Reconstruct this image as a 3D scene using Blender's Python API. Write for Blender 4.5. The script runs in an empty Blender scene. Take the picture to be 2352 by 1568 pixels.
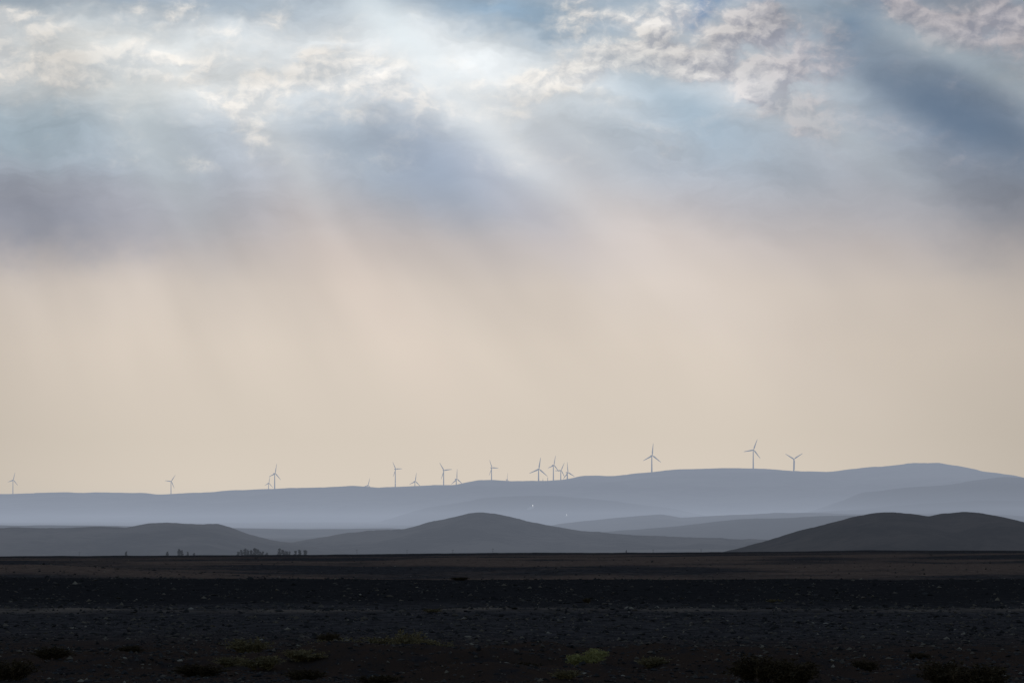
import bpy, math, random
import numpy as np
from mathutils import Vector, Matrix
random.seed(4); rng=np.random.default_rng(4)
K=36.0/200.0/2352.0          # one angular unit (rad) used for bearings / elevations
EYE=4.5                      # eye height above the plateau (m)
HZ=1238.0                    # reading of the level horizon
CX=1176.0
def lin(c):
    return tuple(((v/255)/12.92 if v/255<=0.04045 else (((v/255)+0.055)/1.055)**2.4) for v in c)
def bear(px): return (px-CX)*K
def elev(py): return (HZ-py)*K
def pt(px,py,D): return Vector((bear(px)*D, D, EYE+elev(py)*D))
scene=bpy.context.scene
scene.view_settings.view_transform='Standard'; scene.view_settings.look='None'; scene.view_settings.exposure=0

# ---------------------------------------------------------------- numpy noise
P=rng.random((256,256))
def vnoise(x,y):
    xi=np.floor(x).astype(int); yi=np.floor(y).astype(int)
    fx=x-xi; fy=y-yi; fx=fx*fx*(3-2*fx); fy=fy*fy*(3-2*fy)
    a=P[xi&255,yi&255]; b=P[(xi+1)&255,yi&255]; c=P[xi&255,(yi+1)&255]; d=P[(xi+1)&255,(yi+1)&255]
    return (a*(1-fx)+b*fx)*(1-fy)+(c*(1-fx)+d*fx)*fy-0.5
def fbm(x,y,o=5,g=0.5):
    s=0;a=1
    for i in range(o):
        s=s+a*vnoise(x+17.3*i,y+9.1*i); x=x*2.03; y=y*2.03; a*=g
    return s
def sst(a,b,x):
    t=np.clip((x-a)/(b-a),0,1); return t*t*(3-2*t)

# ---------------------------------------------------------------- land form
_d=np.array([-500,0,1500,1780,1850,2000,3000,5000,6500,8000,12000,18000,22000,45000.])
_z=np.array([0,0,-0.05,0.05,0.0,-1.2,-13,-21,-15,-5,20,58,75,80.])
_tab=np.linspace(-500,45000,9101); _tz=np.interp(_tab,_d,_z)
_k=np.exp(-np.linspace(-2,2,61)**2); _k/=_k.sum()
_sm=np.convolve(np.pad(_tz,30,mode='edge'),_k,'valid')
_w=sst(2200,3200,_tab); _tz=_tz*(1-_w)+_sm*_w
def ground_z(x,y):
    x=np.asarray(x,float); y=np.asarray(y,float)
    b=x/np.maximum(y,60)
    z=np.interp(y,_tab,_tz)
    near=1-sst(2000,4000,y)
    z=z+near*np.clip(b,-.13,.13)/0.09*1.05*sst(700,1800,y)
    w=y+16*fbm(x/60,y/300,3)
    z=z+0.75*np.exp(-((w-545)/60)**2)-1.1*np.exp(-((w-760)/130)**2)*sst(-.1,-.01,b)
    left=1-sst(-.088,-.02,b)
    z=z+1.5*left*np.exp(-((w-700)/80)**2)*sst(-.35,-.09,b)
    z=z+0.9*fbm(x/45+3,w/90,3)*np.exp(-((y-1150)/350)**2)
    z=z+0.45*fbm(x/55+8,y/160,4)*sst(1350,1700,y)*near
    z=z+0.22*np.exp(-((w-352)/12)**2)-.15*np.exp(-((w-400)/25)**2)
    z=z+near*(fbm(x/9,y/22,5)*0.18+fbm(x/1.7,y/3.0,3)*0.05)
    z=z+0.9*np.maximum(fbm(x/8+40,y/11+3,4)+0.05,0)*np.exp(-((y-192)/34)**2)*1.5
    z=z+(1-near)*fbm(x/700,y/900,5)*7
    return z
def make_mesh(name,verts,faces,mat,smooth=True):
    me=bpy.data.meshes.new(name)
    me.vertices.add(len(verts)); me.vertices.foreach_set('co',np.asarray(verts,np.float32).ravel())
    f=np.asarray(faces,np.int32); n,s=f.shape
    me.loops.add(n*s); me.loops.foreach_set('vertex_index',f.ravel())
    me.polygons.add(n); me.polygons.foreach_set('loop_start',np.arange(n,dtype=np.int32)*s)
    try: me.polygons.foreach_set('loop_total',np.full(n,s,np.int32))
    except Exception: pass
    me.polygons.foreach_set('use_smooth',np.full(n,smooth))
    me.update(calc_edges=True); me.validate()
    if mat: me.materials.append(mat)
    return me
def add(name,me,parent=None):
    o=bpy.data.objects.new(name,me); scene.collection.objects.link(o)
    if parent: o.parent=parent
    return o
def grid_faces(r,c):
    i=np.arange(r-1)[:,None]*c+np.arange(c-1)[None,:]
    return np.stack([i,i+1,i+c+1,i+c],-1).reshape(-1,4)

# ---------------------------------------------------------------- materials
def newmat(name):
    m=bpy.data.materials.new(name); m.use_nodes=True
    nt=m.node_tree; b=nt.nodes['Principled BSDF']; b.inputs['Roughness'].default_value=1.0
    b.inputs['Specular IOR Level'].default_value=0.0
    return m,nt,b
def nn(nt,t,**kw):
    n=nt.nodes.new(t)
    for k,v in kw.items(): setattr(n,k,v)
    return n
def mth(nt,op,a,b=None,c=None,clamp=False):
    n=nt.nodes.new('ShaderNodeMath'); n.operation=op; n.use_clamp=clamp
    for i,v in enumerate((a,b,c)):
        if v is None: continue
        if isinstance(v,(int,float)): n.inputs[i].default_value=v
        else: nt.links.new(v,n.inputs[i])
    return n.outputs[0]
def mix(nt,f,a,b):
    n=nt.nodes.new('ShaderNodeMix'); n.data_type='RGBA'
    for s,v in ((n.inputs[0],f),(n.inputs[6],a),(n.inputs[7],b)):
        if isinstance(v,(int,float)): s.default_value=v
        elif isinstance(v,tuple): s.default_value=(*v[:3],1)
        else: nt.links.new(v,s)
    return n.outputs[2]
def smooth(nt,v,a,b,lo=0.,hi=1.):
    n=nt.nodes.new('ShaderNodeMapRange'); n.interpolation_type='SMOOTHSTEP'
    nt.links.new(v,n.inputs[0]); n.inputs[1].default_value=a; n.inputs[2].default_value=b
    n.inputs[3].default_value=lo; n.inputs[4].default_value=hi
    return n.outputs[0]
def noise(nt,vec,scale=1,detail=4,rough=.5,dist=0,sc=None,loc=None,dim='3D'):
    if sc or loc:
        mp=nt.nodes.new('ShaderNodeMapping'); nt.links.new(vec,mp.inputs[0])
        if sc: mp.inputs['Scale'].default_value=sc
        if loc: mp.inputs['Location'].default_value=loc
        vec=mp.outputs[0]
    n=nt.nodes.new('ShaderNodeTexNoise'); n.noise_dimensions=dim; nt.links.new(vec,n.inputs['Vector'])
    n.inputs['Scale'].default_value=scale; n.inputs['Detail'].default_value=detail
    n.inputs['Roughness'].default_value=rough; n.inputs['Distortion'].default_value=dist
    return n

def ground_material():
    m,nt,b=newmat('basalt_desert_ground')
    g=nn(nt,'ShaderNodeNewGeometry'); pos=g.outputs['Position']
    sp=nn(nt,'ShaderNodeSeparateXYZ'); nt.links.new(pos,sp.inputs[0])
    Y=sp.outputs[1]
    big=noise(nt,pos,1,5,.6,sc=(.012,.006,.01)).outputs[0]
    fine=noise(nt,pos,1,6,.7,sc=(.9,.35,.9)).outputs[0]
    grit=noise(nt,pos,9,3,.7).outputs[0]
    basalt=mix(nt,smooth(nt,fine,.35,.65),(.034,.034,.040),(.082,.080,.090))
    brown=mix(nt,smooth(nt,fine,.3,.7),(.115,.086,.076),(.21,.16,.142))
    Yw=mth(nt,'ADD',Y,mth(nt,'MULTIPLY',mth(nt,'SUBTRACT',noise(nt,pos,1,4,.6,sc=(.02,.003,.02)).outputs[0],.5),140))
    mid=mth(nt,'MULTIPLY',smooth(nt,Yw,570,660),smooth(nt,Yw,1780,1450))
    patch=mth(nt,'MULTIPLY',mid,smooth(nt,big,.42,.56))
    col=mix(nt,patch,basalt,brown)
    trk=mth(nt,'MULTIPLY',smooth(nt,Y,338,350),smooth(nt,Y,385,362))
    trk=mth(nt,'MULTIPLY',trk,smooth(nt,noise(nt,pos,1,4,.6,sc=(.10,.03,.1)).outputs[0],.36,.60))
    col=mix(nt,mth(nt,'MULTIPLY',trk,.9),col,(.19,.165,.15))
    blk=mth(nt,'MULTIPLY',smooth(nt,Yw,385,430),smooth(nt,Yw,600,560))
    col=mix(nt,mth(nt,'MULTIPLY',blk,.75),col,(.022,.023,.027))
    soil=mth(nt,'MULTIPLY',smooth(nt,Yw,285,215),smooth(nt,fine,.30,.55))
    col=mix(nt,mth(nt,'MULTIPLY',soil,.85),col,(.056,.037,.028))
    vf=noise(nt,pos,1,6,.65,sc=(.003,.0012,.01)).outputs[0]
    vcol=mix(nt,smooth(nt,vf,.4,.62),(.03,.032,.036),(.15,.13,.115))
    col=mix(nt,smooth(nt,Y,2300,3500),col,vcol)
    nt.links.new(col,b.inputs['Base Color'])
    bp=nn(nt,'ShaderNodeBump'); bp.inputs['Strength'].default_value=.7; bp.inputs['Distance'].default_value=.15
    nt.links.new(mth(nt,'ADD',fine,grit),bp.inputs['Height']); nt.links.new(bp.outputs[0],b.inputs['Normal'])
    return m
def hill_material(name,dark,light,s):
    m,nt,b=newmat(name)
    g=nn(nt,'ShaderNodeNewGeometry'); pos=g.outputs['Position']
    n1=noise(nt,pos,1,6,.65,sc=(s,s*.5,s*2.2),dist=.4).outputs[0]
    n2=noise(nt,pos,1,4,.7,sc=(s*8,s*4,s*14)).outputs[0]
    f=mth(nt,'ADD',mth(nt,'MULTIPLY',n1,.7),mth(nt,'MULTIPLY',n2,.3))
    nt.links.new(mix(nt,smooth(nt,f,.40,.60),dark,light),b.inputs['Base Color'])
    bp=nn(nt,'ShaderNodeBump'); bp.inputs['Strength'].default_value=.8; bp.inputs['Distance'].default_value=.35/s*.08
    nt.links.new(f,bp.inputs['Height']); nt.links.new(bp.outputs[0],b.inputs['Normal'])
    return m
MG=ground_material()
# ---------------------------------------------------------------- ground sheet
ys=np.concatenate([np.linspace(-60,110,30,endpoint=False),np.geomspace(110,40000,760)])
t=np.linspace(-1,1,601); s=0.35*t+0.65*t**3
Yg=np.repeat(ys[:,None],len(t),1); Xg=s[None,:]*(110+0.33*np.maximum(Yg,0))
V=np.stack([Xg,Yg,ground_z(Xg,Yg)],-1).reshape(-1,3)
add('ground',make_mesh('ground',V,grid_faces(len(ys),len(t)),MG))

# ---------------------------------------------------------------- hills
hills=[]
def hill(name,D,width,prof,mat,amp,nscale,cols=700,rows=90,ext=0):
    pr=np.array(prof,float)
    x0,x1=bear(pr[0,0])*D,bear(pr[-1,0])*D
    xs=np.linspace(x0,x1,cols)
    px=xs/(D*K)+CX
    cy=np.interp(px,pr[:,0],pr[:,1])
    sg=max(3,int(14/((pr[-1,0]-pr[0,0])/cols))); kk=np.exp(-np.linspace(-2,2,2*sg+1)**2); kk/=kk.sum()
    cy=np.convolve(np.pad(cy,sg,mode='edge'),kk,'valid')
    crest=EYE+(HZ-cy)*K*D
    floorD=float(np.interp(D,_tab,_tz))-4
    def hz(x,y):
        c=np.interp(x,xs,crest)
        tt=np.clip((y-D)/width,-1,1)
        wob=fbm(x/(nscale*.8),y/(nscale*3),4)
        f=np.clip(1-tt*tt,0,1)**(1.25+.5*wob)
        fl=np.interp(y,_tab,_tz)-4
        rel=np.abs(fbm(x/nscale+5,y/(nscale*1.7),5))
        z=fl+(c-floorD)*f-amp*rel*f*sst(0.0,.35,np.abs(tt))+amp*.12*fbm(x/(nscale*.16),y/(nscale*.3),4)*np.sqrt(f)
        z=np.where((x<xs[0])|(x>xs[-1]),-999,z)
        return z
    tt=np.linspace(-1,1,rows); tt=np.sign(tt)*np.abs(tt)**1.3
    Yh=np.repeat((D+tt*width)[:,None],cols,1); Xh=np.repeat(xs[None,:],rows,0)
    Vh=np.stack([Xh,Yh,hz(Xh,Yh)],-1).reshape(-1,3)
    add(name,make_mesh(name,Vh,grid_faces(rows,cols),mat))
    hills.append((hz,D,width))
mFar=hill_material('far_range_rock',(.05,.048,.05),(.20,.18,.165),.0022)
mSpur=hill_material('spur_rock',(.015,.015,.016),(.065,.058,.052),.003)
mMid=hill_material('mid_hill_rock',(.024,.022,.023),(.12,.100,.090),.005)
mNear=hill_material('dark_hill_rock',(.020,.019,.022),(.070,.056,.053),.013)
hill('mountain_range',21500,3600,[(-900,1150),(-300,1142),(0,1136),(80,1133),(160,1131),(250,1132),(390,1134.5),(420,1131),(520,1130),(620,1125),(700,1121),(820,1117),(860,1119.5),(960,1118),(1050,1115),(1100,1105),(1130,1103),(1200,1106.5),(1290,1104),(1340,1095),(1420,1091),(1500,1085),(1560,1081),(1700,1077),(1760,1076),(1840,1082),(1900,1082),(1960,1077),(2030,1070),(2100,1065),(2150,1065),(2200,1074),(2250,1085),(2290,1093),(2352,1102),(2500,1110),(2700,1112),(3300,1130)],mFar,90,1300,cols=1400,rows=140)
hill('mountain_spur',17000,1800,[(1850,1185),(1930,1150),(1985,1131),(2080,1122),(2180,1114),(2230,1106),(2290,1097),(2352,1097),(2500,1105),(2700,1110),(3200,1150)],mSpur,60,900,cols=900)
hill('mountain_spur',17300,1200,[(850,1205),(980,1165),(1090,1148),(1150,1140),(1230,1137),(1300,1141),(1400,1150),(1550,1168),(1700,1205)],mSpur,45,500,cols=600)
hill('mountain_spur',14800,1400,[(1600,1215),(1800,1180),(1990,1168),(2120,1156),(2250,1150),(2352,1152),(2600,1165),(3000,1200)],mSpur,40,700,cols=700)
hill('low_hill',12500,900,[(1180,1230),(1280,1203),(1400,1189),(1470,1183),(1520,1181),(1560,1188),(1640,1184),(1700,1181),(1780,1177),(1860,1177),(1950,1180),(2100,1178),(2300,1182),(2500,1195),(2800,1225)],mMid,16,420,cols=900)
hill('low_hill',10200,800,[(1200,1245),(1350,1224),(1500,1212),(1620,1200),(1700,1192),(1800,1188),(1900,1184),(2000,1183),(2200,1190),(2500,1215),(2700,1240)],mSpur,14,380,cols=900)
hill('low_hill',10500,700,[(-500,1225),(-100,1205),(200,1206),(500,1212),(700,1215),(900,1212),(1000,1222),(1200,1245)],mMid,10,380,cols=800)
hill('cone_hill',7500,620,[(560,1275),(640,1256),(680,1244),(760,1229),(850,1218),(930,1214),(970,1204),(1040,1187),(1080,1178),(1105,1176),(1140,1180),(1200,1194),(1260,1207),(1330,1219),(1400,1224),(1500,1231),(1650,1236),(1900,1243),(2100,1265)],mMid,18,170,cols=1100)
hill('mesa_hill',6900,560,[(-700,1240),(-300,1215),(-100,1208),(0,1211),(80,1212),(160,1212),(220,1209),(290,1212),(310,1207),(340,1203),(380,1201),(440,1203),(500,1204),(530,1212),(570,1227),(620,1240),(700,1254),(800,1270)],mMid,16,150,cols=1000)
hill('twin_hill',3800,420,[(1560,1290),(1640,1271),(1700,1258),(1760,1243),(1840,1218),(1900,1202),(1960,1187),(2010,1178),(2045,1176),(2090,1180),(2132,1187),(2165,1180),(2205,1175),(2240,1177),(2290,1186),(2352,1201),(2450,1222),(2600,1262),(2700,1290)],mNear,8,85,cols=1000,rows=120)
def land_z(x,y):
    z=float(ground_z(x,y))
    for hz,D,w in hills:
        if abs(y-D)<w: z=max(z,float(hz(np.array(x),np.array(y))))
    return z
def stand(px,py,d0,d1=24000):
    D=d0
    while D<d1:
        p=pt(px,py,D)
        if land_z(p.x,p.y)>=p.z: return p
        D*=1.002
    return pt(px,py,d1)

# ---------------------------------------------------------------- stones
def stones():
    n=60000
    v=1272+(1600-1272)*rng.random(n)**0.8
    D=EYE/((v-HZ)*K)
    b=(rng.random(n)*2-1)*0.115
    x=b*D; y=D*(1+.02*rng.standard_normal(n))
    clump=fbm(x/6,y/25,3)
    keep=clump+rng.random(n)*.9>.2
    x=x[keep];y=y[keep];D=D[keep];n=len(x)
    r=(0.026+0.09*rng.random(n)**5)*np.clip(D/220,.8,1.8)
    z=ground_z(x,y)
    base=np.array([(1,0,0),(0,1,0),(-1,0,0),(0,-1,0),(0,0,1),(0,0,-1),],float)
    F=np.array([(0,1,4),(1,2,4),(2,3,4),(3,0,4),(1,0,5),(2,1,5),(3,2,5),(0,3,5)])
    ang=rng.random(n)*6.28; c,s_=np.cos(ang),np.sin(ang)
    Vv=base[None]*(0.7+.6*rng.random((n,6,1)))*np.stack([1+.7*rng.random(n),1+.5*rng.random(n),.45+.4*rng.random(n)],-1)[:,None,:]
    Vv=Vv+.22*rng.standard_normal((n,6,3))
    X=Vv[...,0]*c[:,None]-Vv[...,1]*s_[:,None]; Y=Vv[...,0]*s_[:,None]+Vv[...,1]*c[:,None]
    VV=np.stack([X*r[:,None]+x[:,None],Y*r[:,None]+y[:,None],Vv[...,2]*r[:,None]+(z+.15*r)[:,None]],-1).reshape(-1,3)
    FF=(F[None]+6*np.arange(n)[:,None,None]).reshape(-1,3)
    m,nt,bs=newmat('basalt_stone')
    g=nn(nt,'ShaderNodeNewGeometry')
    rp=nn(nt,'ShaderNodeValToRGB'); nt.links.new(g.outputs['Random Per Island'],rp.inputs[0])
    e=rp.color_ramp.elements
    e[0].color=(.026,.026,.030,1); e[1].position=1; e[1].color=(.34,.31,.28,1)
    for p_,cc in ((.6,(.072,.070,.078,1)),(.88,(.125,.108,.098,1)),(.98,(.20,.175,.155,1))):
        q=e.new(p_); q.color=cc
    nt.links.new(rp.outputs[0],bs.inputs['Base Color'])
    add('stones',make_mesh('stones',VV,FF,m,smooth=False))
stones()

# ---------------------------------------------------------------- shrubs
def leaf_mat(name,a,b_):
    m,nt,b=newmat(name)
    g=nn(nt,'ShaderNodeNewGeometry')
    nt.links.new(mix(nt,g.outputs['Random Per Island'],a,b_),b.inputs['Base Color'])
    return m
mS=[leaf_mat('dry_shrub_foliage',(.10,.082,.050),(.32,.27,.17)),leaf_mat('green_shrub_foliage',(.20,.20,.09),(.46,.44,.22)),leaf_mat('dark_shrub_foliage',(.035,.027,.019),(.12,.092,.062))]
def shrub_mesh(seed,mat):
    r=random.Random(seed); vs=[];fs=[]
    def ribbon(p,q,w):
        d=(q-p); side=d.cross(Vector((r.uniform(-1,1),r.uniform(-1,1),r.uniform(-1,1))))
        if side.length<1e-6: return
        side=side.normalized()*w; i=len(vs)
        vs.extend([p-side,p+side,q+side*.5,q-side*.5]); fs.append((i,i+1,i+2,i+3))
    lobes=[(r.uniform(-.55,.55),r.uniform(-.5,.5),r.uniform(.5,1)) for _ in range(6)]
    for k in range(190):
        lx,ly,lh=r.choice(lobes)
        root=Vector((lx*.55+r.uniform(-.1,.1),ly*.55+r.uniform(-.1,.1),-.05))
        tip=Vector((lx+r.gauss(0,.22),ly+r.gauss(0,.22),lh*r.uniform(.45,1.0)))
        prev=root
        for j in range(1,5):
            u=j/4; q=root.lerp(tip,u)+Vector((r.gauss(0,.02),r.gauss(0,.02),.12*math.sin(u*3.1)))
            ribbon(prev,q,.008); prev=q
            for l in range(10 if j>1 else 4):
                d=Vector((r.gauss(0,1),r.gauss(0,1),r.gauss(.5,.8))).normalized()*r.uniform(.05,.15)
                ribbon(q,q+d,r.uniform(.006,.022))
    return make_mesh('desert_shrub',[tuple(v) for v in vs],fs,mat,False)
sm=[shrub_mesh(1,mS[0]),shrub_mesh(2,mS[0]),shrub_mesh(3,mS[2]),shrub_mesh(4,mS[1]),shrub_mesh(5,mS[2])]
shr=[(765,1480,60,30,2),(575,1498,80,34,0),(612,1518,100,34,1),(770,1510,90,36,0),(885,1508,110,46,1),(935,1506,120,56,0),(990,1510,80,34,1),(1062,1520,100,24,0),(1345,1520,76,42,3),(1372,1530,50,26,3),
(20,1545,110,50,2),(1740,1572,130,60,4),(1830,1574,140,64,2),(2170,1578,130,62,4),(2270,1586,150,66,2),(1985,1542,70,30,2),(1500,1535,90,24,0),(120,1515,90,30,4),(690,1528,100,28,1),(535,1525,70,24,0),
(460,1552,120,30,4),(1180,1545,90,20,2),(1300,1562,60,22,0),(700,1560,90,26,4),(2110,1512,60,16,2),(1625,1508,70,14,4),(860,1570,90,24,2),(300,1500,70,16,4),(990,1405,40,9,0),(1350,1385,18,14,2),(1055,1338,44,8,2),(1780,1382,30,8,0)]
for px,py,w,h,k in shr:
    D=EYE/((py-HZ)*K)
    for _ in range(4):
        x=bear(px)*D; z=float(ground_z(x,D)); D=.5*D+.5*(EYE-z)/((py-HZ)*K)
    x=bear(px)*D; z=float(ground_z(x,D))
    o=add('desert_shrub',sm[k]); o.location=(x,D,z-.02); W=w*K*D/1.5
    o.scale=(W,W,h*K*D*1.05); o.rotation_euler=(0,0,random.uniform(0,6.28))
    
# ---------------------------------------------------------------- distant trees (one mass)
def trees():
    r=random.Random(9); vs=[];fs=[]
    def quad(p,sz):
        a=Vector((r.gauss(0,1),r.gauss(0,1),r.gauss(0,1))).normalized(); b=a.cross(Vector((r.gauss(0,1),r.gauss(0,1),r.gauss(0,1)))).normalized()
        i=len(vs); vs.extend([p-a*sz,p+b*sz,p+a*sz,p-b*sz]); fs.append((i,i+1,i+2,i+3))
    def tree(px,top,wpx):
        D=3800+r.uniform(-150,150); p=pt(px,top-2,D); z0=float(ground_z(p.x,p.y)); H=p.z-z0; W=wpx*K*D/2; Hc=min(H,20*K*D)
        for k in range(5):
            a=k*1.2566; b_=a+1.2566; i=len(vs)
            vs.extend([Vector((p.x+.35*math.cos(a),p.y+.35*math.sin(a),z0-.3)),Vector((p.x+.35*math.cos(b_),p.y+.35*math.sin(b_),z0-.3)),Vector((p.x+.1*math.cos(b_),p.y+.1*math.sin(b_),z0+H*.85)),Vector((p.x+.1*math.cos(a),p.y+.1*math.sin(a),z0+H*.85))]); fs.append((i,i+1,i+2,i+3))
        for c in range(18):
            u=r.uniform(.15,.97); rad=W*(1.05-u*.6)*r.uniform(.2,1); an=r.uniform(0,6.28)
            cc=Vector((p.x+rad*math.cos(an),p.y+rad*math.sin(an),z0+H-Hc+Hc*u))
            for l in range(28): quad(cc+Vector((r.gauss(0,.28*W),r.gauss(0,.28*W),r.gauss(0,.05*Hc))),r.uniform(.15,.40))
    L=[(290,1269,5),(385,1267,6),(412,1263,8),(418,1265,7),(431,1269,7),(446,1271,6),(556,1265,8),(563,1261,8),(570,1264,8),(577,1264,7),(586,1259,9),(592,1264,8),(598,1267,8),(642,1262,9),(650,1263,10),(688,1264,8),(702,1265,9),(658,1267,9),(604,1269,8),(548,1268,8),(679,1267,8),(1438,1266,3),(612,1270,10),(665,1269,9)]
    for a in L: tree(*a)
    add('distant_trees',make_mesh('distant_trees',[tuple(v) for v in vs],fs,leaf_mat('distant_tree_foliage',(.010,.012,.012),(.03,.035,.03)),False))
trees()

# ---------------------------------------------------------------- small builders
def simple_mat(name,col,rough=.6,var=.12):
    m,nt,b=newmat(name); b.inputs['Roughness'].default_value=rough; b.inputs['Specular IOR Level'].default_value=.2
    g=nn(nt,'ShaderNodeNewGeometry'); n=noise(nt,g.outputs['Position'],.8,4,.6).outputs[0]
    nt.links.new(mix(nt,n,tuple(c*(1-var) for c in col),tuple(min(1,c*(1+var)) for c in col)),b.inputs['Base Color'])
    return m
def rings(rs,n=14):
    vs=[];fs=[]
    for c,rx,ry in rs:
        for k in range(n):
            a=2*math.pi*k/n; vs.append((c[0]+rx*math.cos(a),c[1]+ry*math.sin(a),c[2]))
    for i in range(len(rs)-1):
        for k in range(n):
            a=i*n+k;b=i*n+(k+1)%n; fs.append((a,b,b+n,a+n))
    return vs,fs
def box(c,s):
    vs=[(c[0]+sx*s[0]/2,c[1]+sy*s[1]/2,c[2]+sz*s[2]/2) for sx in(-1,1) for sy in(-1,1) for sz in(-1,1)]
    return vs,[(0,1,3,2),(4,6,7,5),(0,4,5,1),(2,3,7,6),(0,2,6,4),(1,5,7,3)]
def join(parts):
    vs=[];fs=[]
    for v,f in parts:
        o=len(vs); vs+=list(v); fs+=[tuple(i+o for i in q) for q in f]
    return vs,fs
def beam(p,q,w):
    p=Vector(p);q=Vector(q);d=(q-p).normalized(); a=d.cross(Vector((.31,.2,.93))).normalized()*w/2; b=d.cross(a).normalized()*w/2
    vs=[tuple(o+s1*a+s2*b) for o in(p,q) for s1,s2 in((-1,-1),(1,-1),(1,1),(-1,1))]
    return vs,[(0,1,5,4),(1,2,6,5),(2,3,7,6),(3,0,4,7),(3,2,1,0),(4,5,6,7)]

# ---------------------------------------------------------------- wind turbines
mT=simple_mat('turbine_paint',(.20,.21,.225),.6,.05)
tw=make_mesh('tower',*rings([((0,0,0),2.6,2.6),((0,0,.02),2.5,2.5),((0,0,.5),2.0,2.0),((0,0,1),1.45,1.45)],20),mT)
nv,nf=rings([((0,0,-3.5),.3,.4),((0,0,-3.2),1.5,1.7),((0,0,0),1.9,2.1),((0,0,5),1.8,2.0),((0,0,8),1.3,1.5),((0,0,8.6),.3,.4)],16)
nv=[(x,z,y+.6) for x,y,z in nv]; nac=make_mesh('nacelle',nv,nf,mT)
hv,hf=rings([((0,0,-2.6),.15,.15),((0,0,-2.2),.9,.9),((0,0,-1.2),1.6,1.6),((0,0,1),1.7,1.7)],16)
hubm=make_mesh('hub',[(x,z,y) for x,y,z in hv],hf,mT)
def blade():
    rs=[]
    L=46.0
    for u,ch,th in ((0,1.1,1.1),(.05,1.2,1.0),(.14,2.3,.7),(.22,2.5,.55),(.45,1.95,.4),(.7,1.4,.28),(.9,.9,.18),(.98,.5,.1),(1,.1,.03)):
        rs.append(((-.5*(ch-1.1)*.6,-1.2*u*u,u*L+1.2),ch,th))
    v,f=rings(rs,12); return make_mesh('blade',v,f,mT)
bl=blade()
T=[(30,1102,14,18,45),(393,1105,35,18,35),(617,1109,10,16,50),(631,1087,10,23,48),(845,1114,15,17,40),(908,1077,-33,20,45),(953,1105,8,20,40),(1019,1080,-37,22,35),(1048,1100,0,24,50),(1129,1074,-28,21,48),(1164,1101,0,16,70),(1237,1077,8,27,25),(1271,1068,12,23,48),(1288,1080,27,20,40),(1303,1085,-9,25,50),(1497,1046,4,28,30),(1730,1033,20,26,22),(1823,1054,58,25,20)]
for px,hy,a,bl_px,yaw in T:
    D=21750 if hy<1095 else 22100
    h=pt(px,hy,D); z0=land_z(h.x,h.y)-1
    sc=bl_px*K*D/47.0
    e=add('wind_turbine',None); e.location=(h.x,h.y,z0)
    o=add('tower',tw,e); H=h.z-z0; o.scale=(sc*1.2,sc*1.2,H)
    Rz=Matrix.Rotation(math.radians(yaw),3,'Z')
    o=add('nacelle',nac,e); o.scale=(sc,)*3; o.location=(0,0,H); o.rotation_euler=(0,0,math.radians(yaw))
    hub=add('hub',hubm,e); hub.scale=(sc,)*3; hub.rotation_euler=(0,0,math.radians(yaw)); hub.location=Rz@Vector((0,-4.2*sc,0))+Vector((0,0,H+.6*sc))
    for i in range(3):
        o=add('blade_%d'%(i+1),bl,e)
        R=Matrix.Rotation(math.radians(yaw),4,'Z')@Matrix.Rotation(math.radians(a+120*i),4,'Y')
        o.rotation_euler=R.to_euler(); o.location=hub.location; o.scale=(sc*1.15,sc*1.15,sc)

# ---------------------------------------------------------------- masts, poles, buildings
mM=simple_mat('galvanised_steel',(.16,.17,.18))
def mast(px,py,H,d0):
    p=stand(px,py,d0); parts=[]; W=2.2
    for sx,sy in((-1,-1),(1,-1),(1,1),(-1,1)): parts.append(beam((sx*W,sy*W,-1),(sx*.4,sy*.4,H),.7))
    n=9
    for i in range(n):
        u0=i/n;u1=(i+1)/n; w0=W+(.4-W)*u0; w1=W+(.4-W)*u1
        for s_ in(-1,1):
            parts.append(beam((-w0,s_*w0,u0*H),(w1,s_*w1,u1*H),.35)); parts.append(beam((s_*w0,w0,u0*H),(s_*w1,-w1,u1*H),.35))
    parts.append(beam((0,0,H),(0,0,H*1.1),.5))
    v,f=join(parts); o=add('lattice_mast',make_mesh('lattice_mast',v,f,mM,False)); o.location=p
for a in((1247,1131,46,15500),(1253,1131,38,15500),(1258,1130,50,15500),(420,1192,30,9500)): mast(*a)
mP=simple_mat('pole_wood',(.05,.04,.03),.9)
pv=join([rings([((0,0,-.5),.22,.22),((0,0,12),.15,.15)],8),box((0,0,11.3),(2.0,.18,.2)),box((0,0,10.2),(1.5,.14,.16))]+[box((x,0,11.6),(.1,.1,.4)) for x in(-.9,0,.9)])
pm=make_mesh('utility_pole',pv[0],pv[1],mP,False)
for px,top in((183,1266),(820,1260),(935,1261),(1040,1260),(1132,1258),(1500,1260),(1610,1259)):
    D=5000; p=pt(px,top,D); z=float(ground_z(p.x,p.y)); o=add('utility_pole',pm); o.location=(p.x,p.y,z); s_=(p.z-z)/12; o.scale=(1,1,max(.6,s_))
mW=simple_mat('white_paint',(.8,.8,.79)); mD=simple_mat('dark_opening',(.03,.03,.035)); mR=simple_mat('pale_roof',(.6,.6,.58))
mL=bpy.data.materials.new('sun_glint_glow'); mL.use_nodes=True
bb=mL.node_tree.nodes['Principled BSDF']; bb.inputs['Emission Color'].default_value=(1,.97,.92,1); bb.inputs['Emission Strength'].default_value=2.5  # glow standing in for sun glinting off a far roof
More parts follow.
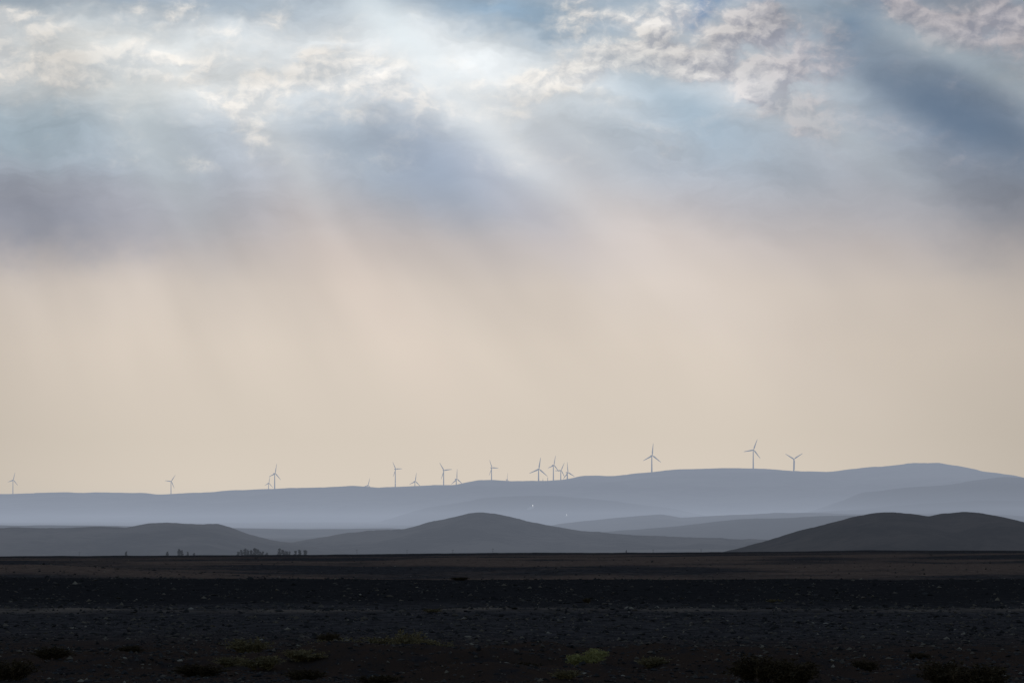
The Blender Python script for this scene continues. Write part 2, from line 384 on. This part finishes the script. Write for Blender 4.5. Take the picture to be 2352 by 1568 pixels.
def house(px,py,d0,w,h,glint):
    p=stand(px,py,d0); e=add('white_farm_building',None); e.location=p; e.rotation_euler=(0,0,random.uniform(-.3,.3))
    def part(nm,vf,m): add(nm,make_mesh(nm,vf[0],vf[1],m,False),e)
    part('walls',box((0,0,h/2-1),(w,w*.6,h+2)),mW); part('roof',box((0,0,h+.2),(w*1.05,w*.65,.4)),mR)
    part('door',box((0,-w*.3-.05,1.1),(1.4,.12,2.2)),mD)
    for i,xx in enumerate((-.33,-.18,.18,.33)): part('window_%d'%(i+1),box((w*xx,-w*.3-.05,h*.55),(1.4,.12,1.2)),mD)
    if glint: part('sun_glint_panel',join([beam((w*.2,-w*.3-1,h),(w*.2,-w*.3-1,h+3),.25),box((w*.2,-w*.3-1,h+3.0+glint/2),(glint,.6,glint))]),mL)  # added emissive panel and post imitate the roof's sun glint, no real lamp
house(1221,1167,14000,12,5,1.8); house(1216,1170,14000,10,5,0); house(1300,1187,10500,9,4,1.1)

# ---------------------------------------------------------------- haze in the valley (homogeneous air volumes)
SIG=5.0e-5; C=(.372,.420,.515); HTOP=600.; Y0=2000.; Y1=24600.
def haze(name,lo,hi,sig,c):
    m=bpy.data.materials.new(name); m.use_nodes=True; nt=m.node_tree; nt.nodes.clear()
    out=nt.nodes.new('ShaderNodeOutputMaterial'); ab=nt.nodes.new('ShaderNodeVolumeAbsorption'); em=nt.nodes.new('ShaderNodeEmission'); ad=nt.nodes.new('ShaderNodeAddShader')
    ab.inputs[0].default_value=(0,0,0,1); ab.inputs[1].default_value=sig
    em.inputs[0].default_value=(*c,1); em.inputs[1].default_value=sig
    nt.links.new(ab.outputs[0],ad.inputs[0]); nt.links.new(em.outputs[0],ad.inputs[1]); nt.links.new(ad.outputs[0],out.inputs['Volume'])
    c_=[(a+b)/2 for a,b in zip(lo,hi)]; s_=[b-a for a,b in zip(lo,hi)]
    v,f=box(c_,s_); add(name,make_mesh(name,v,f,m,False))
haze('valley_haze',(-22000,Y0,-70),(22000,Y1,HTOP),SIG,C)
haze('low_mist',(-15000,8600,-65),(15000,20500,82),4.5e-5,(.42,.48,.59))

# ---------------------------------------------------------------- sky
SX,SY=-4.0,-10.5
sun_el=(HZ-SY*100)*K; sun_az=(SX*100-CX)*K
w=bpy.data.worlds.new('World'); scene.world=w; w.use_nodes=True
try:
    w.cycles.sampling_method='MANUAL'; w.cycles.sample_map_resolution=512
except Exception as ex: print(ex)
nt=w.node_tree; nt.nodes.clear()
out=nt.nodes.new('ShaderNodeOutputWorld'); bg=nt.nodes.new('ShaderNodeBackground'); nt.links.new(bg.outputs[0],out.inputs[0])
bg.inputs[1].default_value=0.05
sky=nt.nodes.new('ShaderNodeTexSky'); sky.sky_type='NISHITA'; sky.sun_disc=False
sky.sun_elevation=sun_el; sky.sun_rotation=sun_az; sky.dust_density=1
tc=nt.nodes.new('ShaderNodeTexCoord'); sp=nt.nodes.new('ShaderNodeSeparateXYZ'); nt.links.new(tc.outputs['Generated'],sp.inputs[0])
dx,dy,dz=sp.outputs
dyc=mth(nt,'MAXIMUM',dy,.05)
U=mth(nt,'DIVIDE',dx,dyc); Vv=mth(nt,'DIVIDE',dz,dyc)
X=mth(nt,'ADD',mth(nt,'DIVIDE',U,K*100),CX/100)
Y=mth(nt,'SUBTRACT',HZ/100,mth(nt,'DIVIDE',Vv,K*100))
cb=nt.nodes.new('ShaderNodeCombineXYZ'); nt.links.new(X,cb.inputs[0]); nt.links.new(Y,cb.inputs[1]); p=cb.outputs[0]
def vadd(a,b,op='ADD'):
    n=nt.nodes.new('ShaderNodeVectorMath'); n.operation=op
    for i,v in enumerate((a,b)):
        if isinstance(v,tuple): n.inputs[i].default_value=v
        else: nt.links.new(v,n.inputs[i])
    return n
def warp(p,scale,amt,sc,det):
    n=noise(nt,p,scale,det,.58,sc=sc,dim='2D').outputs['Color']
    d=vadd(n,(.5,.5,.5),'SUBTRACT').outputs[0]
    return vadd(p,vadd(d,(amt,amt*.7,0),'MULTIPLY').outputs[0]).outputs[0]
pw=warp(p,.55,2.0,(.8,1.2,1),4)
pr=warp(p,.25,.7,(1,1,1),2)
def gauss(src,x,y,a,b,deg):
    mp=nt.nodes.new('ShaderNodeMapping'); mp.vector_type='TEXTURE'
    mp.inputs['Location'].default_value=(x,y,0); mp.inputs['Rotation'].default_value=(0,0,math.radians(deg)); mp.inputs['Scale'].default_value=(a,b,1)
    nt.links.new(src,mp.inputs[0]); d=vadd(mp.outputs[0],mp.outputs[0],'DOT_PRODUCT').outputs['Value']
    return mth(nt,'POWER',.36788,d)
def sundeg(x,y): return math.degrees(math.atan2(y-SY,x-SX))
ramp=nt.nodes.new('ShaderNodeValToRGB'); mr=nt.nodes.new('ShaderNodeMapRange'); mr.inputs[1].default_value=-4; mr.inputs[2].default_value=13
pws=nt.nodes.new('ShaderNodeSeparateXYZ'); nt.links.new(pr,pws.inputs[0])
nt.links.new(pws.outputs[1],mr.inputs[0]); nt.links.new(mr.outputs[0],ramp.inputs[0])
st=[(-4,(190,196,203)),(0,(158,173,187)),(1,(186,196,204)),(2,(194,203,210)),(3,(181,192,203)),(4,(174,182,193)),(4.8,(181,180,185)),(5.6,(196,188,185)),(6.6,(211,200,190)),(8,(216,204,191)),(10,(212,201,187)),(11,(214,203,189)),(13,(206,199,188))]
el=ramp.color_ramp.elements
el[0].position=0; el[0].color=(*lin(st[0][1]),1); el[1].position=1; el[1].color=(*lin(st[-1][1]),1)
for y_,c_ in st[1:-1]:
    q=el.new((y_+4)/17); q.color=(*lin(c_),1)
col=ramp.outputs[0]
def blob(col,src,x,y,a,b,deg,w_,c_):
    return mix(nt,mth(nt,'MULTIPLY',gauss(src,x,y,a,b,deg),w_),col,lin(c_))
for B in [(9.3,1.4,4.3,1.1,8,.85,(243,246,247)),(2.2,1.4,3.4,1.0,5,.85,(238,238,234)),(11.8,.3,2.4,.5,12,.85,(140,166,189)),(4.5,.1,3.2,.45,5,.6,(150,168,185)),
          (.4,3.0,2.4,.8,5,.65,(158,177,189)),(22,2.2,2.4,1.5,30,.85,(112,130,153)),(22.5,.1,2.6,.6,12,.6,(138,143,155)),(16.3,.15,.30,.30,0,.75,(98,135,175)),(19.6,.5,.8,.8,30,.75,(112,137,163)),
          (.6,5.0,3.4,.95,2,.85,(146,151,165)),(3.5,4.7,3,.7,0,.35,(162,165,176)),(22.8,4.3,2.4,1.3,20,.65,(132,139,153)),(10.2,3.9,2.2,.8,15,.6,(149,162,181)),(16.3,2.9,2.0,.6,22,.6,(156,174,190))]:
    col=blob(col,pw,*B)
# cloud deck
F=None
for (x,y,a,b,dg,w_) in [(7.7,1.75,1.8,.75,2,.85),(12.9,1.75,1.9,.5,-14,.85),(15.4,1.45,1.7,.45,16,.85),(17.6,2.1,1.9,.6,33,.8),(17.3,.6,1.3,.7,25,.9),(14.2,.35,1.4,.4,10,.7),(21.5,.6,2.0,.5,25,.9),(23.3,.5,.9,.5,10,.7),(2.0,1.6,3.2,.7,6,.8),(5.8,2.8,.8,.45,45,.75),(4.3,.45,1.8,.4,5,.55),(4.55,3.7,.35,.15,0,.4),(19.0,1.7,.9,.8,40,.55),(-2,1,3,1,0,.6),(26,1.5,3,1,20,.6),(10,2.2,2.4,.5,15,.5),(.3,.3,1,.3,0,.4)]:
    g=mth(nt,'MULTIPLY',gauss(pr,x,y,a,b,dg),w_); F=g if F is None else mth(nt,'ADD',F,g)
pc=warp(p,1.1,.55,(1,1.2,1),4)
N1=noise(nt,pc,.95,7,.58,sc=(.85,1.25,1),dim='2D').outputs[0]
off=vadd(pc,(-.10,-.16,0)).outputs[0]
N2=noise(nt,off,.95,7,.58,sc=(.85,1.25,1),dim='2D').outputs[0]
Nc=mth(nt,'SUBTRACT',N1,.5)
d=mth(nt,'ADD',F,mth(nt,'MULTIPLY',Nc,1.6))
low=smooth(nt,Y,4.3,3.6)
mask=mth(nt,'MULTIPLY',mth(nt,'ADD',mth(nt,'MULTIPLY',smooth(nt,d,.38,.74),.40),mth(nt,'MULTIPLY',smooth(nt,d,.0,.85),.65),clamp=True),low)
shade=mth(nt,'ADD',.5,mth(nt,'MULTIPLY',mth(nt,'SUBTRACT',N1,N2),4.5),clamp=True)
lit=mix(nt,smooth(nt,X,13,20),lin((246,241,234)),lin((200,194,197)))
shd=mix(nt,smooth(nt,X,11,18),lin((206,209,211)),lin((152,152,163)))
cc=mix(nt,shade,shd,lit)
col=mix(nt,mth(nt,'MULTIPLY',mask,.86),col,cc)
def scale(col,f):
    n=nt.nodes.new('ShaderNodeVectorMath'); n.operation='SCALE'; nt.links.new(col,n.inputs[0]); nt.links.new(f,n.inputs['Scale']); return n.outputs[0]
stk=noise(nt,pw,.5,5,.6,sc=(.45,1.6,1),dim='2D').outputs[0]
env=smooth(nt,Y,6.5,3.0)
col=scale(col,mth(nt,'ADD',1,mth(nt,'MULTIPLY',mth(nt,'MULTIPLY',mth(nt,'SUBTRACT',stk,.5),env),.75)))
# sun shafts
for (x,y,a,b,w_,c_) in [(21.9,2.6,3.0,.62,.85,(106,126,150)),(10.0,3.7,1.9,.75,.6,(148,161,179)),(15.4,2.3,1.5,.5,.5,(152,174,191)),(8.0,3.2,1.6,.45,.4,(160,174,188)),(13.3,3.7,1.2,.4,.35,(160,171,186)),
    (11.0,2.6,2.6,.48,.68,(224,230,234)),(9.0,.6,1.7,.45,.6,(228,238,243)),(12.9,3.0,1.8,.4,.45,(212,219,225)),(3.4,3.0,2.2,.8,.5,(202,211,215)),(6.6,3.4,1.5,.4,.4,(202,209,213)),(18.9,2.9,2.4,.45,.45,(194,202,208)),(22.0,1.3,2.4,.3,.55,(184,196,204)),
    (14.3,5.3,3.5,.8,.35,(214,204,198)),(20.3,4.6,3.0,.6,.3,(186,185,190)),(8.3,6.6,3.5,1.0,.35,(222,206,194)),(12.0,4.7,2.4,.5,.25,(178,177,186)),(17.5,7.2,4,.8,.25,(220,208,198))]:
    col=blob(col,pr,x,y,a,b,sundeg(x,y),w_,c_)
ddx=mth(nt,'SUBTRACT',X,SX); ddy=mth(nt,'SUBTRACT',Y,SY)
phi=mth(nt,'ARCTAN2',ddy,ddx); rad=mth(nt,'SQRT',mth(nt,'ADD',mth(nt,'MULTIPLY',ddx,ddx),mth(nt,'MULTIPLY',ddy,ddy)))
rc=nt.nodes.new('ShaderNodeCombineXYZ'); nt.links.new(mth(nt,'MULTIPLY',phi,10),rc.inputs[0]); nt.links.new(mth(nt,'MULTIPLY',rad,.18),rc.inputs[1])
rn=noise(nt,rc.outputs[0],1,2,.45,dim='2D').outputs[0]
renv=mth(nt,'MULTIPLY',smooth(nt,Y,.0,3,.25,1),smooth(nt,Y,11,4))
col=scale(col,mth(nt,'ADD',1,mth(nt,'MULTIPLY',mth(nt,'MULTIPLY',mth(nt,'SUBTRACT',rn,.5),renv),.44)))
sd=mth(nt,'ABSOLUTE',mth(nt,'SUBTRACT',X,10.5))
col=scale(col,smooth(nt,sd,5,17,1.0,.72))
# --- brightness seen through the valley haze
Vp=mth(nt,'MAXIMUM',Vv,.0005)
L=mth(nt,'SUBTRACT',mth(nt,'MINIMUM',mth(nt,'MAXIMUM',mth(nt,'DIVIDE',HTOP-EYE,Vp),Y0),Y1),Y0)
L=mth(nt,'DIVIDE',L,dyc)
Tr=mth(nt,'POWER',2.718281828,mth(nt,'MULTIPLY',L,-SIG))
iT=mth(nt,'SUBTRACT',1,Tr)
cv=nt.nodes.new('ShaderNodeCombineXYZ')
for i in range(3): cv.inputs[i].default_value=C[i]
P_=vadd(col,scale(cv.outputs[0],iT),'SUBTRACT').outputs[0]
P_=scale(P_,mth(nt,'DIVIDE',20,Tr))
P_=vadd(P_,(0,0,0),'MAXIMUM').outputs[0]
fwd=smooth(nt,dy,.62,.96)
back=vadd(sky.outputs[0],(1.7,1.55,1.45),'MULTIPLY').outputs[0]
nt.links.new(mix(nt,fwd,back,P_),bg.inputs[0])

# ---------------------------------------------------------------- sun behind cloud
sl=bpy.data.lights.new('sun','SUN'); sl.energy=.7; sl.angle=math.radians(10); sl.color=(1,.95,.88)
so=add('sun',sl)
dirv=Vector((math.sin(sun_az)*math.cos(sun_el),math.cos(sun_az)*math.cos(sun_el),math.sin(sun_el)))
so.rotation_euler=dirv.to_track_quat('Z','Y').to_euler(); so.location=dirv*200

# ---------------------------------------------------------------- camera
cam=bpy.data.cameras.new('camera'); cam.lens=200; cam.sensor_width=36; cam.clip_start=.5; cam.clip_end=90000
co=add('camera',cam); co.location=(0,0,EYE)
co.rotation_euler=(math.radians(90)+(HZ-784)*K,0,0)
scene.camera=co
